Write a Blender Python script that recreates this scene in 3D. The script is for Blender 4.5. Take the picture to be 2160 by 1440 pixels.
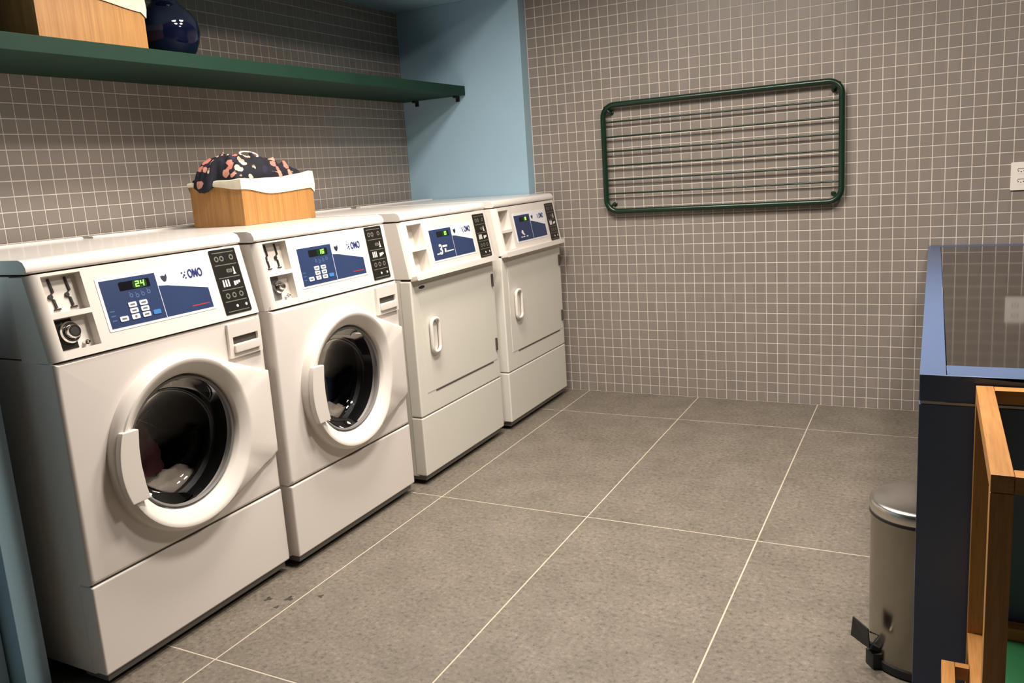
import bpy, bmesh, math, random
import numpy as np
from mathutils import Vector, Matrix, noise

for o in list(bpy.data.objects):
    bpy.data.objects.remove(o)
scene = bpy.context.scene
COL = scene.collection

# ------------------------------------------------------------------ camera
W_PX, H_PX = 2160.0, 1440.0
F_PX, CX, CY = 1738.97, 1030.36, 691.63
CAM_POS = (1.71071, -4.14263, 1.21238)
CAM_ROT = ((0.8810905, 0.4675826, -0.0710350),      # right
           (0.0240475, -0.1942938, -0.9806486),     # down
           (-0.4723359, 0.8623320, -0.1824347))     # forward
cam_data = bpy.data.cameras.new('camera')
cam_data.sensor_width = 36.0
cam_data.lens = F_PX * 36.0 / W_PX
cam_data.shift_x = (W_PX / 2 - CX) / W_PX
cam_data.shift_y = (CY - H_PX / 2) / W_PX
cam_data.clip_start = 0.02
cam = bpy.data.objects.new('camera', cam_data)
COL.objects.link(cam)
r_, d_, f_ = [Vector(v) for v in CAM_ROT]
cam.matrix_world = Matrix(((r_.x, -d_.x, -f_.x, CAM_POS[0]), (r_.y, -d_.y, -f_.y, CAM_POS[1]),
                           (r_.z, -d_.z, -f_.z, CAM_POS[2]), (0, 0, 0, 1)))
scene.camera = cam


def project(p):
    v = Vector(p) - Vector(CAM_POS)
    z = v.dot(f_)
    return CX + F_PX * v.dot(r_) / z, CY + F_PX * v.dot(d_) / z, z


# ------------------------------------------------------------------ world, lights, exposure
world = bpy.data.worlds.new('world')
scene.world = world
world.use_nodes = True
world.node_tree.nodes['Background'].inputs['Color'].default_value = (0.9, 0.95, 1.0, 1)
world.node_tree.nodes['Background'].inputs['Strength'].default_value = 0.008

scene.view_settings.view_transform = 'Standard'
scene.view_settings.look = 'None'
scene.view_settings.gamma = 1.0
scene.view_settings.use_curve_mapping = False
scene.view_settings.exposure = 0.06

CEIL = 2.55
for lx, ly, watts in ((0.36, -1.60, 24), (0.98, -1.60, 24), (0.36, -2.20, 22), (0.98, -2.20, 28), (2.05, -1.75, 32)):
    ld = bpy.data.lights.new('downlight', 'AREA')
    ld.shape = 'DISK'
    ld.size = 0.32
    ld.energy = watts
    ld.color = (1.0, 0.90, 0.80)
    ld.spread = math.radians(160)
    lo = bpy.data.objects.new('downlight', ld)
    lo.location = (lx, ly, CEIL - 0.03)
    COL.objects.link(lo)


# ------------------------------------------------------------------ materials
def lin(c):
    return tuple((v / 12.92 if v <= 0.04045 else ((v + 0.055) / 1.055) ** 2.4) for v in c)


def s255(r, g, b):
    return lin((r / 255, g / 255, b / 255)) + (1.0,)


class Mat:
    def __init__(self, name, color=(0.5, 0.5, 0.5, 1), rough=0.5, metal=0.0, **kw):
        self.m = bpy.data.materials.new(name)
        self.m.use_nodes = True
        self.nt = self.m.node_tree
        self.b = self.nt.nodes['Principled BSDF']
        self.b.inputs['Base Color'].default_value = color
        self.b.inputs['Roughness'].default_value = rough
        self.b.inputs['Metallic'].default_value = metal
        for k, v in kw.items():
            self.b.inputs[k].default_value = v

    def n(self, t, **kw):
        nd = self.nt.nodes.new(t)
        for k, v in kw.items():
            setattr(nd, k, v)
        return nd

    def l(self, a, b):
        self.nt.links.new(a, b)

    def pos(self, kind='Object'):
        return self.n('ShaderNodeTexCoord').outputs[kind]

    def mapped(self, scale, kind='Object'):
        mp = self.n('ShaderNodeMapping')
        mp.inputs['Scale'].default_value = scale
        self.l(self.pos(kind), mp.inputs['Vector'])
        return mp.outputs['Vector']

    def noise(self, vec, scale, detail=4, rough=0.6):
        nd = self.n('ShaderNodeTexNoise')
        nd.inputs['Scale'].default_value = scale
        nd.inputs['Detail'].default_value = detail
        nd.inputs['Roughness'].default_value = rough
        self.l(vec, nd.inputs['Vector'])
        return nd.outputs['Fac']

    def ramp(self, fac, stops):
        nd = self.n('ShaderNodeValToRGB')
        el = nd.color_ramp.elements
        while len(el) < len(stops):
            el.new(0.5)
        for e, (p, c) in zip(el, stops):
            e.position = p
            e.color = c
        self.l(fac, nd.inputs['Fac'])
        return nd.outputs['Color']

    def mix(self, fac, a, b, blend='MIX'):
        nd = self.n('ShaderNodeMix', data_type='RGBA', blend_type=blend)
        for sock, v in ((nd.inputs[0], fac), (nd.inputs[6], a), (nd.inputs[7], b)):
            if hasattr(v, 'is_linked'):
                self.l(v, sock)
            else:
                sock.default_value = v
        return nd.outputs[2]

    def bump(self, h, strength=0.1, dist=0.002):
        nd = self.n('ShaderNodeBump')
        nd.inputs['Strength'].default_value = strength
        nd.inputs['Distance'].default_value = dist
        self.l(h, nd.inputs['Height'])
        self.l(nd.outputs['Normal'], self.b.inputs['Normal'])

    def base(self, c):
        self.l(c, self.b.inputs['Base Color'])


M = {}


def plain(key, color, rough=0.5, metal=0.0, tint=0.06, nscale=9.0, **kw):
    """a painted or moulded surface: the colour with a faint uneven tone"""
    m = Mat(key, color, rough, metal, **kw)
    f = m.noise(m.pos('Object'), nscale, 3)
    dark = tuple(c * (1 - tint) for c in color[:3]) + (1,)
    lite = tuple(min(1, c * (1 + tint)) for c in color[:3]) + (1,)
    m.base(m.ramp(f, [(0.3, dark), (0.7, lite)]))
    M[key] = m.m
    return m


def tile_mat():
    m = Mat('mosaic_tile', rough=0.32)
    geo = m.n('ShaderNodeNewGeometry')
    mp = m.n('ShaderNodeVectorMath', operation='MULTIPLY')
    mp.inputs[1].default_value = (20, 20, 20)
    m.l(geo.outputs['Position'], mp.inputs[0])
    ad = m.n('ShaderNodeVectorMath', operation='ADD')
    ad.inputs[1].default_value = (0.25, 0.07, 0.01)
    m.l(mp.outputs[0], ad.inputs[0])
    fl = m.n('ShaderNodeVectorMath', operation='FLOOR')
    m.l(ad.outputs[0], fl.inputs[0])
    wn = m.n('ShaderNodeTexWhiteNoise')
    m.l(fl.outputs[0], wn.inputs['Vector'])
    a = m.ramp(wn.outputs['Value'], [(0.0, (0.228, 0.201, 0.178, 1)), (0.5, (0.255, 0.223, 0.200, 1)), (1.0, (0.280, 0.243, 0.220, 1))])
    big = m.noise(geo.outputs['Position'], 3.0, 2)
    m.base(m.mix(big, a, (0.232, 0.204, 0.176, 1)))
    M['tile'] = m.m


def floor_mat():
    m = Mat('grey_porcelain', rough=0.5)
    geo = m.n('ShaderNodeNewGeometry')
    p = geo.outputs['Position']
    f1 = m.noise(p, 6, 6, 0.65)
    f2 = m.noise(p, 70, 5, 0.75)
    a = m.ramp(f1, [(0.25, (0.124, 0.107, 0.084, 1)), (0.75, (0.186, 0.161, 0.130, 1))])
    b = m.ramp(f2, [(0.35, (0.45, 0.43, 0.40, 1)), (0.44, (0.90, 0.90, 0.90, 1)), (0.56, (1.10, 1.10, 1.09, 1)), (0.68, (1.55, 1.55, 1.50, 1))])
    m.base(m.mix(0.85, a, b, 'MULTIPLY'))
    m.bump(f2, 0.08, 0.001)
    M['floor'] = m.m


def wood_mat(key, c0, c1, c2, scale, rough=0.42):
    m = Mat(key, rough=rough)
    v = m.mapped(scale)
    f = m.noise(v, 1.0, 5, 0.6)
    g = m.noise(m.mapped(tuple(s * 5 for s in scale)), 1.0, 3, 0.5)
    a = m.ramp(f, [(0.28, c0), (0.5, c1), (0.72, c2)])
    m.base(m.mix(0.22, a, m.ramp(g, [(0.35, (0.25, 0.12, 0.04, 1)), (0.6, (1, 0.85, 0.6, 1))]), 'MULTIPLY'))
    M[key] = m.m


def floral_mat():
    m = Mat('floral_cloth', rough=0.85)
    v = m.mapped((1, 1, 1))
    vo = m.n('ShaderNodeTexVoronoi')
    vo.inputs['Scale'].default_value = 31
    wob = m.n('ShaderNodeTexNoise')
    wob.inputs['Scale'].default_value = 40
    m.l(v, wob.inputs['Vector'])
    m.l(m.mix(0.010, v, wob.outputs['Color'], 'LINEAR_LIGHT'), vo.inputs['Vector'])
    spot = m.ramp(vo.outputs['Distance'], [(0.48, (1, 1, 1, 1)), (0.53, (0, 0, 0, 1))])
    sep = m.n('ShaderNodeSeparateColor')
    m.l(vo.outputs['Color'], sep.inputs[0])
    hue = m.ramp(sep.outputs[0], [(0.0, (0.004, 0.004, 0.012, 1)), (0.30, (0.60, 0.27, 0.20, 1)), (0.52, (0.66, 0.52, 0.38, 1)),
                                  (0.74, (0.50, 0.17, 0.13, 1)), (0.88, (0.012, 0.011, 0.035, 1))])
    hue.node.color_ramp.interpolation = 'CONSTANT'
    ground = m.ramp(m.noise(v, 14, 2), [(0.35, (0.002, 0.002, 0.004, 1)), (0.7, (0.007, 0.006, 0.018, 1))])
    m.base(m.mix(spot, ground, hue))
    M['floral'] = m.m


def glass_mat():
    m = Mat('dark_door_glass')
    nt = m.nt
    out = nt.nodes['Material Output']
    tr = m.n('ShaderNodeBsdfTransparent')
    tr.inputs['Color'].default_value = (0.74, 0.74, 0.75, 1)
    gl = m.n('ShaderNodeBsdfGlossy')
    gl.inputs['Roughness'].default_value = 0.02
    fr = m.n('ShaderNodeFresnel')
    fr.inputs['IOR'].default_value = 1.28
    mx = m.n('ShaderNodeMixShader')
    m.l(fr.outputs[0], mx.inputs[0])
    m.l(tr.outputs[0], mx.inputs[1])
    m.l(gl.outputs[0], mx.inputs[2])
    m.l(mx.outputs[0], out.inputs['Surface'])
    M['glass'] = m.m


def emit(key, color, strength):
    m = Mat(key, (0, 0, 0, 1), 0.4)
    m.b.inputs['Emission Color'].default_value = color
    m.b.inputs['Emission Strength'].default_value = strength
    M[key] = m.m


tile_mat(); floor_mat(); floral_mat(); glass_mat()
plain('grout', (0.66, 0.595, 0.525, 1), 0.7)
plain('floor_grout', (0.47, 0.415, 0.33, 1), 0.8)
plain('top_enamel', (0.74, 0.70, 0.66, 1), 0.17, tint=0.01, nscale=3)
plain('blue_paint', (0.345, 0.520, 0.640, 1), 0.5, tint=0.03, nscale=2)
plain('ceiling_paint', (0.28, 0.27, 0.26, 1), 0.8, tint=0.03, nscale=2)
plain('room_paint', (0.07, 0.066, 0.06, 1), 0.8, tint=0.03, nscale=2)
plain('enamel', (0.735, 0.685, 0.640, 1), 0.22, tint=0.015, nscale=3)
plain('dryer_enamel', (0.69, 0.675, 0.60, 1), 0.30, tint=0.015, nscale=3)
plain('plastic', (0.74, 0.695, 0.64, 1), 0.30, tint=0.015, nscale=3)
plain('membrane_white', (0.80, 0.80, 0.84, 1), 0.35, tint=0.01)
plain('membrane_blue', (0.022, 0.042, 0.116, 1), 0.35, tint=0.05)
plain('button_white', (0.66, 0.70, 0.84, 1), 0.4, tint=0.02)
plain('button_blue', (0.05, 0.20, 0.52, 1), 0.4, tint=0.03)
plain('print_dark', (0.02, 0.022, 0.05, 1), 0.5)
plain('print_red', (0.35, 0.03, 0.03, 1), 0.5)
plain('print_grey', (0.14, 0.14, 0.12, 1), 0.5)
plain('print_pale', (0.74, 0.72, 0.68, 1), 0.5)
plain('print_navy', (0.015, 0.03, 0.16, 1), 0.5)
plain('print_faint', (0.06, 0.11, 0.26, 1), 0.5)
plain('black_panel', (0.010, 0.009, 0.007, 1), 0.35)
plain('display_black', (0.006, 0.006, 0.010, 1), 0.2)
emit('digit_green', (0.35, 1.0, 0.12, 1), 2.2)
emit('display_glow', (0.01, 0.22, 0.02, 1), 0.25)
plain('slot_dark', (0.012, 0.010, 0.008, 1), 0.6)
plain('gap_dark', (0.060, 0.052, 0.045, 1), 0.7)
plain('steel', (0.62, 0.60, 0.56, 1), 0.25, 1.0, tint=0.03)
plain('brushed_steel', (0.30, 0.285, 0.240, 1), 0.24, 1.0, tint=0.05, nscale=30)
plain('chrome', (0.75, 0.74, 0.72, 1), 0.12, 1.0)
plain('black_rubber', (0.012, 0.012, 0.012, 1), 0.55)
plain('drum_dark', (0.007, 0.007, 0.007, 1), 0.5)
plain('gasket', (0.16, 0.155, 0.15, 1), 0.5)
plain('shelf_green', (0.008, 0.032, 0.019, 1), 0.6, tint=0.08, nscale=4, **{'Specular IOR Level': 0.2})
plain('rack_green', (0.005, 0.024, 0.012, 1), 0.28, tint=0.1)
plain('bracket_black', (0.006, 0.008, 0.008, 1), 0.5)
plain('counter_blue', (0.066, 0.105, 0.208, 1), 0.35, tint=0.04, nscale=3)
plain('dark_glass_top', (0.016, 0.013, 0.011, 1), 0.05, tint=0.15, nscale=40)
plain('edge_strip', (0.60, 0.62, 0.66, 1), 0.3, 0.9)
plain('liner', (0.74, 0.66, 0.52, 1), 0.9, tint=0.05, nscale=40)
plain('glaze_blue', (0.003, 0.005, 0.022, 1), 0.06, tint=0.1, **{'Coat Weight': 0.5})
plain('glaze_black', (0.005, 0.005, 0.005, 1), 0.3)
plain('laundry_cream', (0.50, 0.44, 0.36, 1), 0.9, tint=0.15, nscale=25)
plain('reflection_red', (0.055, 0.006, 0.008, 1), 0.9, tint=0.2, nscale=25)  # red of a sign's reflection in the door glass, given as a colour
plain('outlet_white', (0.80, 0.76, 0.70, 1), 0.35, tint=0.01)
plain('green_board', (0.015, 0.115, 0.040, 1), 0.45, tint=0.05)
plain('stain', (0.045, 0.037, 0.030, 1), 0.4, tint=0.2, nscale=80)
wood_mat('bamboo', (0.33, 0.160, 0.044, 1), (0.42, 0.212, 0.066, 1), (0.50, 0.270, 0.095, 1), (55, 55, 1.4))
wood_mat('oak_y', (0.36, 0.165, 0.042, 1), (0.44, 0.210, 0.060, 1), (0.51, 0.255, 0.080, 1), (60, 3, 60))
wood_mat('oak_z', (0.36, 0.165, 0.042, 1), (0.44, 0.210, 0.060, 1), (0.51, 0.255, 0.080, 1), (60, 60, 3))
wood_mat('oak_x', (0.36, 0.165, 0.042, 1), (0.44, 0.210, 0.060, 1), (0.51, 0.255, 0.080, 1), (3, 60, 60))


# ------------------------------------------------------------------ mesh helpers
class MB:
    def __init__(self):
        self.v, self.f = [], []

    def add(self, vs, fs):
        o = len(self.v)
        self.v += [tuple(p) for p in vs]
        self.f += [tuple(i + o for i in f) for f in fs]
        return self

    def box(self, x0, x1, y0, y1, z0, z1):
        vs = [(x, y, z) for z in (z0, z1) for y in (y0, y1) for x in (x0, x1)]
        return self.add(vs, [(0, 2, 3, 1), (4, 5, 7, 6), (0, 1, 5, 4), (2, 6, 7, 3), (0, 4, 6, 2), (1, 3, 7, 5)])

    def prism(self, poly, fn, h0, h1):
        n = len(poly)
        vs = [fn(a, b, h0) for a, b in poly] + [fn(a, b, h1) for a, b in poly]
        fs = [tuple(range(n - 1, -1, -1)), tuple(range(n, 2 * n))]
        fs += [(i, (i + 1) % n, n + (i + 1) % n, n + i) for i in range(n)]
        return self.add(vs, fs)

    def tube(self, path, r, seg=10, closed=False):
        P = [Vector(p) for p in path]
        n = len(P)
        vs, fs = [], []
        up = None
        for i, p in enumerate(P):
            if closed:
                t = (P[(i + 1) % n] - P[i - 1]).normalized()
            else:
                t = (P[min(i + 1, n - 1)] - P[max(i - 1, 0)]).normalized()
            if up is None:
                up = t.orthogonal().normalized()
            up = (up - t * up.dot(t)).normalized()
            bi = t.cross(up)
            rr = r[i] if isinstance(r, (list, tuple)) else r
            for k in range(seg):
                a = 2 * math.pi * k / seg
                vs.append(p + (up * math.cos(a) + bi * math.sin(a)) * rr)
        m = n if closed else n - 1
        for i in range(m):
            j = (i + 1) % n
            for k in range(seg):
                k2 = (k + 1) % seg
                fs.append((i * seg + k, i * seg + k2, j * seg + k2, j * seg + k))
        if not closed:
            fs.append(tuple(range(seg - 1, -1, -1)))
            fs.append(tuple((n - 1) * seg + k for k in range(seg)))
        return self.add(vs, fs)

    def lathe(self, prof, fn, seg=40, cap0=False, cap1=False):
        """prof = [(r, h)], fn(a, b, h) places (a, b) round the axis at height h"""
        vs, fs = [], []
        for r, h in prof:
            for k in range(seg):
                a = 2 * math.pi * k / seg
                vs.append(fn(r * math.cos(a), r * math.sin(a), h))
        for i in range(len(prof) - 1):
            for k in range(seg):
                k2 = (k + 1) % seg
                fs.append((i * seg + k, i * seg + k2, (i + 1) * seg + k2, (i + 1) * seg + k))
        if cap0:
            fs.append(tuple(range(seg - 1, -1, -1)))
        if cap1:
            fs.append(tuple((len(prof) - 1) * seg + k for k in range(seg)))
        return self.add(vs, fs)

    def mesh(self, name, mat, bevel=0.0, bseg=2, smooth=True, angle=35, normals=True):
        me = bpy.data.meshes.new(name)
        bm = bmesh.new()
        vs = [bm.verts.new(p) for p in self.v]
        for f in self.f:
            try:
                bm.faces.new([vs[i] for i in f])
            except ValueError:
                pass
        if normals:
            bmesh.ops.remove_doubles(bm, verts=bm.verts, dist=1e-6)
            bmesh.ops.recalc_face_normals(bm, faces=bm.faces)
        if bevel > 0:
            ed = [e for e in bm.edges if len(e.link_faces) == 2 and e.calc_face_angle(0) > 0.6]
            bmesh.ops.bevel(bm, geom=ed, offset=bevel, segments=bseg, profile=0.5, affect='EDGES', clamp_overlap=True)
        bm.to_mesh(me)
        bm.free()
        if smooth:
            me.polygons.foreach_set('use_smooth', [True] * len(me.polygons))
            me.set_sharp_from_angle(angle=math.radians(angle))
        me.materials.append(M[mat])
        return me

    def build(self, name, mat, parent=None, flat=False, **kw):
        o = obj(name, self.mesh(name, mat, **kw), parent)
        if kw.get('smooth', True) and (flat or kw.get('bevel', 0) > 0):
            keep_flat(o)
        return o


def keep_flat(o):
    """large faces keep their own normal beside a rounded edge"""
    w = o.modifiers.new('weighted_normal', 'WEIGHTED_NORMAL')
    w.weight = 100
    w.keep_sharp = True


def obj(name, me, parent=None):
    o = bpy.data.objects.new(name, me)
    COL.objects.link(o)
    if parent is not None:
        o.parent = parent
    return o


def thing(name, label, cat, loc=(0, 0, 0), group=None):
    o = bpy.data.objects.new(name, None)
    o.empty_display_size = 0.1
    COL.objects.link(o)
    o.location = loc
    o['label'] = label
    o['category'] = cat
    if group:
        o['group'] = group
    return o


def tag(o, label, cat, group=None):
    o['label'] = label
    o['category'] = cat
    if group:
        o['group'] = group
    return o


def struct(o, label=None):
    o['kind'] = 'structure'
    if label:
        o['label'] = label
    return o


def rrect(x0, x1, y0, y1, r, n=4):
    out = []
    for cx, cy, a0 in ((x1 - r, y1 - r, 0), (x0 + r, y1 - r, 90), (x0 + r, y0 + r, 180), (x1 - r, y0 + r, 270)):
        for k in range(n + 1):
            a = math.radians(a0 + 90 * k / n)
            out.append((cx + r * math.cos(a), cy + r * math.sin(a)))
    return out


XYZ = lambda a, b, h: (a, b, h)

# ------------------------------------------------------------------ the setting
X_LEFT = -0.960          # tiled wall behind the machines
X_RIGHT = 3.10
Y_REAR = -6.2
SOFFIT = 2.13
PITCH, JOINT = 0.05, 0.0035

# floor: slab of grout with large porcelain slabs on it
floor = struct(MB().box(X_LEFT - 0.1, X_RIGHT + 0.1, Y_REAR - 0.1, 0.1, -0.12, -0.0006).build('floor', 'floor_grout', smooth=False))
xl = [X_LEFT, -0.5458, 0.0549, 0.6556, 1.2360, 1.8366, 2.4372, X_RIGHT]
yl = [0.0, -0.4004, -1.5927, -2.7617, -3.954, -5.146, Y_REAR]
gj = 0.0023
cache = {}
for i in range(len(xl) - 1):
    for j in range(len(yl) - 1):
        sx, sy = xl[i + 1] - xl[i] - 2 * gj, yl[j] - yl[j + 1] - 2 * gj
        key = (round(sx, 4), round(sy, 4))
        if key not in cache:
            cache[key] = MB().box(-sx / 2, sx / 2, -sy / 2, sy / 2, -0.008, 0.0).mesh('floor_tile', 'floor', bevel=0.0004, bseg=1, smooth=False)
        t = obj('floor_tile', cache[key], floor)
        t.location = ((xl[i] + xl[i + 1]) / 2, (yl[j] + yl[j + 1]) / 2, 0)
for (sx, sy, rr, sd) in ((-0.036, -2.461, 0.012, 1), (0.024, -2.436, 0.013, 2), (0.022, -2.489, 0.008, 3), (0.108, -2.389, 0.009, 4)):
    random.seed(sd)
    poly = []
    for k in range(16):
        a = 2 * math.pi * k / 16
        q = rr * (1 + 0.35 * math.sin(3 * a + sd) + random.uniform(-.12, .12))
        poly.append((sx + q * 0.8 * math.cos(a), sy + q * math.sin(a)))
    MB().prism(poly, XYZ, 0.0001, 0.0004).build('floor_stain', 'stain', floor, smooth=False)


def tile_mesh(name):
    """one 46 mm mosaic tile facing -Y, its back at y=0"""
    h, c, t = (PITCH - JOINT) / 2, 0.0008, 0.0014
    b = MB()
    vs = []
    for (s, y) in ((h, 0.0), (h, -t + 0.0004), (h - c, -t)):
        vs += [(-s, y, -s), (s, y, -s), (s, y, s), (-s, y, s)]
    fs = [(8, 9, 10, 11)]
    for r in (0, 4):
        fs += [(r + k, r + (k + 1) % 4, r + 4 + (k + 1) % 4, r + 4 + k) for k in range(4)]
    b.add(vs, fs)
    return b


def tiled_wall(wall, cells, rot, seen):
    """cells = [(x, y, z, sx, sz)] tile centres and cut sizes; the 300 that show largest become tiles, the rest one field"""
    scored = []
    for idx, (p, ax, cut) in enumerate(cells):
        u, v, z = project(p)
        ok = z > 0.1 and 4 < u < W_PX - 4 and 4 < v < H_PX - 4 and cut == (1, 1) and seen(u, v, p)
        area = 0
        if ok:
            q = [project(Vector(p) + Vector(ax) * a * PITCH + Vector((0, 0, b * PITCH)))[:2] for a, b in ((-.5, -.5), (.5, -.5), (.5, .5), (-.5, .5))]
            area = abs(sum(q[k][0] * q[(k + 1) % 4][1] - q[(k + 1) % 4][0] * q[k][1] for k in range(4))) / 2
        scored.append((area, idx))
    best = {i for a, i in sorted(scored, reverse=True)[:300] if a > 0}
    unit = tile_mesh('tile')
    me = unit.mesh('tile', 'tile', smooth=False, normals=False)
    rm = Matrix.Rotation(rot, 3, 'Z')
    rest = MB()
    for idx, (p, ax, cut) in enumerate(cells):
        if idx in best:
            o = obj('tile', me, wall)
            o.location = p
            o.rotation_euler = (0, 0, rot)
        else:
            vs = [rm @ Vector((a * cut[0], b, c * cut[1])) + Vector(p) for a, b, c in unit.v]
            rest.add(vs, unit.f)
    o = rest.build('tile_field', 'tile', wall, smooth=False, normals=False)
    o['kind'] = 'stuff'


def grid_cells(lines_a, lines_z, place, ax):
    out = []
    for a0, a1 in zip(lines_a[:-1], lines_a[1:]):
        for z0, z1 in zip(lines_z[:-1], lines_z[1:]):
            ca = max((a1 - a0 - JOINT) / (PITCH - JOINT), 0.02)
            cz = max((z1 - z0 - JOINT) / (PITCH - JOINT), 0.02)
            cut = (1 if abs(ca - 1) < .01 else ca, 1 if abs(cz - 1) < .01 else cz)
            out.append((place((a0 + a1) / 2, (z0 + z1) / 2), ax, cut))
    return out


def lines(start, lo, hi):
    k0 = math.ceil((lo - start) / PITCH + 0.15)
    k1 = math.floor((hi - start) / PITCH - 0.15)
    return [lo] + [start + k * PITCH for k in range(k0, k1 + 1)] + [hi]


wall_back = struct(MB().box(X_LEFT - 0.1, X_RIGHT + 0.1, 0.0, 0.12, -0.12, CEIL).build('wall_back', 'grout', smooth=False))
cells = grid_cells(lines(0.0, -0.203, X_RIGHT), lines(0.0492, 0.0, CEIL), lambda a, z: (a, 0.0, z), (1, 0, 0))
tiled_wall(wall_back, cells, 0.0, lambda u, v, p: not (u > 1925 and v > 515) and u > 1115
           and not (u < 1200 and v > 400) and not (2125 < u and 338 < v < 406))

wall_left = struct(MB().box(X_LEFT - 0.12, X_LEFT, Y_REAR, 0.0, -0.12, CEIL).build('wall_left', 'grout', smooth=False))
cells = grid_cells(lines(-2.4464, -3.02, -0.08), lines(1.2521, 0.0, SOFFIT), lambda a, z: (X_LEFT, a, z), (0, 1, 0))


def seen_left(u, v, p):
    if p[2] < 1.13:
        return False
    top, bot = 62 + (u / 840) * 103, 152 + (u / 840) * 58
    if top - 12 < v < bot + 8:
        return False
    if v <= top - 12 and u < 420:
        return False
    return not (392 < u < 676 and 310 < v < 490)


tiled_wall(wall_left, cells, math.pi / 2, seen_left)

PIL_Y = -0.082
struct(MB().box(X_LEFT, -0.205, PIL_Y, 0.0, 0.0, SOFFIT).build('wall_niche_far', 'blue_paint', bevel=0.002),
       'pale blue painted wall end closing the niche by the last dryer')
struct(MB().box(X_LEFT, -0.240, -3.088, -3.026, 0.0, SOFFIT).build('wall_niche_near', 'blue_paint', bevel=0.002),
       'pale blue painted wall end beside the nearest washer')
struct(MB().box(X_LEFT, -0.205, -3.6, 0.0, SOFFIT, CEIL).build('ceiling_niche', 'blue_paint', smooth=False),
       'blue soffit over the laundry niche')
struct(MB().box(X_LEFT, -0.30, Y_REAR, -3.095, 0.0, SOFFIT - 0.002).build('wall_niche_side', 'blue_paint', smooth=False),
       'blue wall running towards the viewer from the niche')
struct(MB().box(X_LEFT - 0.1, X_RIGHT + 0.1, Y_REAR - 0.1, 0.1, CEIL, CEIL + 0.1).build('ceiling', 'ceiling_paint', smooth=False))
struct(MB().box(X_RIGHT, X_RIGHT + 0.1, Y_REAR, 0.0, 0.0, CEIL).build('wall_right', 'room_paint', smooth=False))
struct(MB().box(X_LEFT, X_RIGHT, Y_REAR - 0.1, Y_REAR, 0.0, CEIL).build('wall_rear', 'room_paint', smooth=False))

# ------------------------------------------------------------------ washers and dryers
MW = 0.684      # machine width
MD = 0.800      # depth


class Console:
    """the sloping control head: (y, s, h) = across, up the slope, proud of it"""

    def __init__(self, xb, zb, xt, zt):
        self.p0 = Vector((xb, 0, zb))
        dv = Vector((xt - xb, 0, zt - zb))
        self.L = dv.length
        self.dv = dv / self.L
        self.nv = Vector((self.dv.z, 0, -self.dv.x))

    def __call__(self, y, s, h):
        p = self.p0 + self.dv * s + self.nv * h
        return (p.x, y, p.z)


ALC = dict(y0=0.030, y1=0.134, lo=(0.020, 0.100), hi=(0.113, 0.204))


def console_mesh(c, bottom_lip):
    b = MB()
    L = c.L
    ys = [(0.0, -0.022), (0.006, -0.0075), (0.020, 0.0), (ALC['y0'], 0), (ALC['y1'], 0), (MW - 0.014, 0), (MW - 0.004, -0.004), (MW, -0.014)]
    ss = [0.0, ALC['lo'][0], ALC['lo'][1], ALC['hi'][0], ALC['hi'][1], L]
    vs = [c(y, s, h) for s in ss for y, h in ys]
    n = len(ys)
    fs = []
    for i in range(len(ss) - 1):
        for j in range(n - 1):
            if j == 3 and i in (1, 3):
                continue
            fs.append((i * n + j, i * n + j + 1, (i + 1) * n + j + 1, (i + 1) * n + j))
    b.add(vs, fs)
    xb = -0.12
    # ends, top, bottom
    for j in (0, n - 1):
        y = ys[j][0]
        top, bot = c(y, L, ys[j][1]), c(y, 0, ys[j][1])
        b.add([bot, top, (xb, y, top[2]), (xb, y, bot[2])], [(0, 1, 2, 3)])
    for s in (0, L):
        row = [c(y, s, h) for y, h in ys]
        b.add(row + [(xb, y, row[0][2]) for y, h in ys], [(k, k + 1, n + k + 1, n + k) for k in range(n - 1)])
    # the two coin compartments, sunk into the head
    dpt = 0.050 if bottom_lip else 0.026
    for s0, s1 in (ALC['lo'], ALC['hi']):
        q = [(ALC['y0'], s0), (ALC['y1'], s0), (ALC['y1'], s1), (ALC['y0'], s1)]
        vs = [c(y, s, 0) for y, s in q] + [c(y, s, -dpt) for y, s in q]
        b.add(vs, [(k, (k + 1) % 4, 4 + (k + 1) % 4, 4 + k) for k in range(4)] + [(4, 5, 6, 7)])
    if bottom_lip:
        b.prism(rrect(0.004, MW - 0.002, -0.012, 0.010, 0.004, 2), c, -0.02, 0.014)
    return b


SEG = {'0': 'abcdef', '1': 'bc', '2': 'abged', '3': 'abgcd', '4': 'fgbc', '6': 'afgecd', '8': 'abcdefg'}


def digits(b, fn, text, y0, s0, w, h, gap, hh):
    t = w * 0.24
    for k, ch in enumerate(text):
        x = y0 + k * (w + gap)
        R = {'a': (0, w, h - t, h), 'd': (0, w, 0, t), 'g': (0, w, h / 2 - t / 2, h / 2 + t / 2), 'f': (0, t, h / 2, h),
             'b': (w - t, w, h / 2, h), 'e': (0, t, 0, h / 2), 'c': (w - t, w, 0, h / 2)}
        for sname in SEG[ch]:
            x0, x1, z0, z1 = R[sname]
            sk = 0.12
            poly = [(x + x0 + sk * z0, s0 + z0), (x + x1 + sk * z0, s0 + z0), (x + x1 + sk * z1, s0 + z1), (x + x0 + sk * z1, s0 + z1)]
            b.prism(poly, fn, 0, hh)


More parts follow.
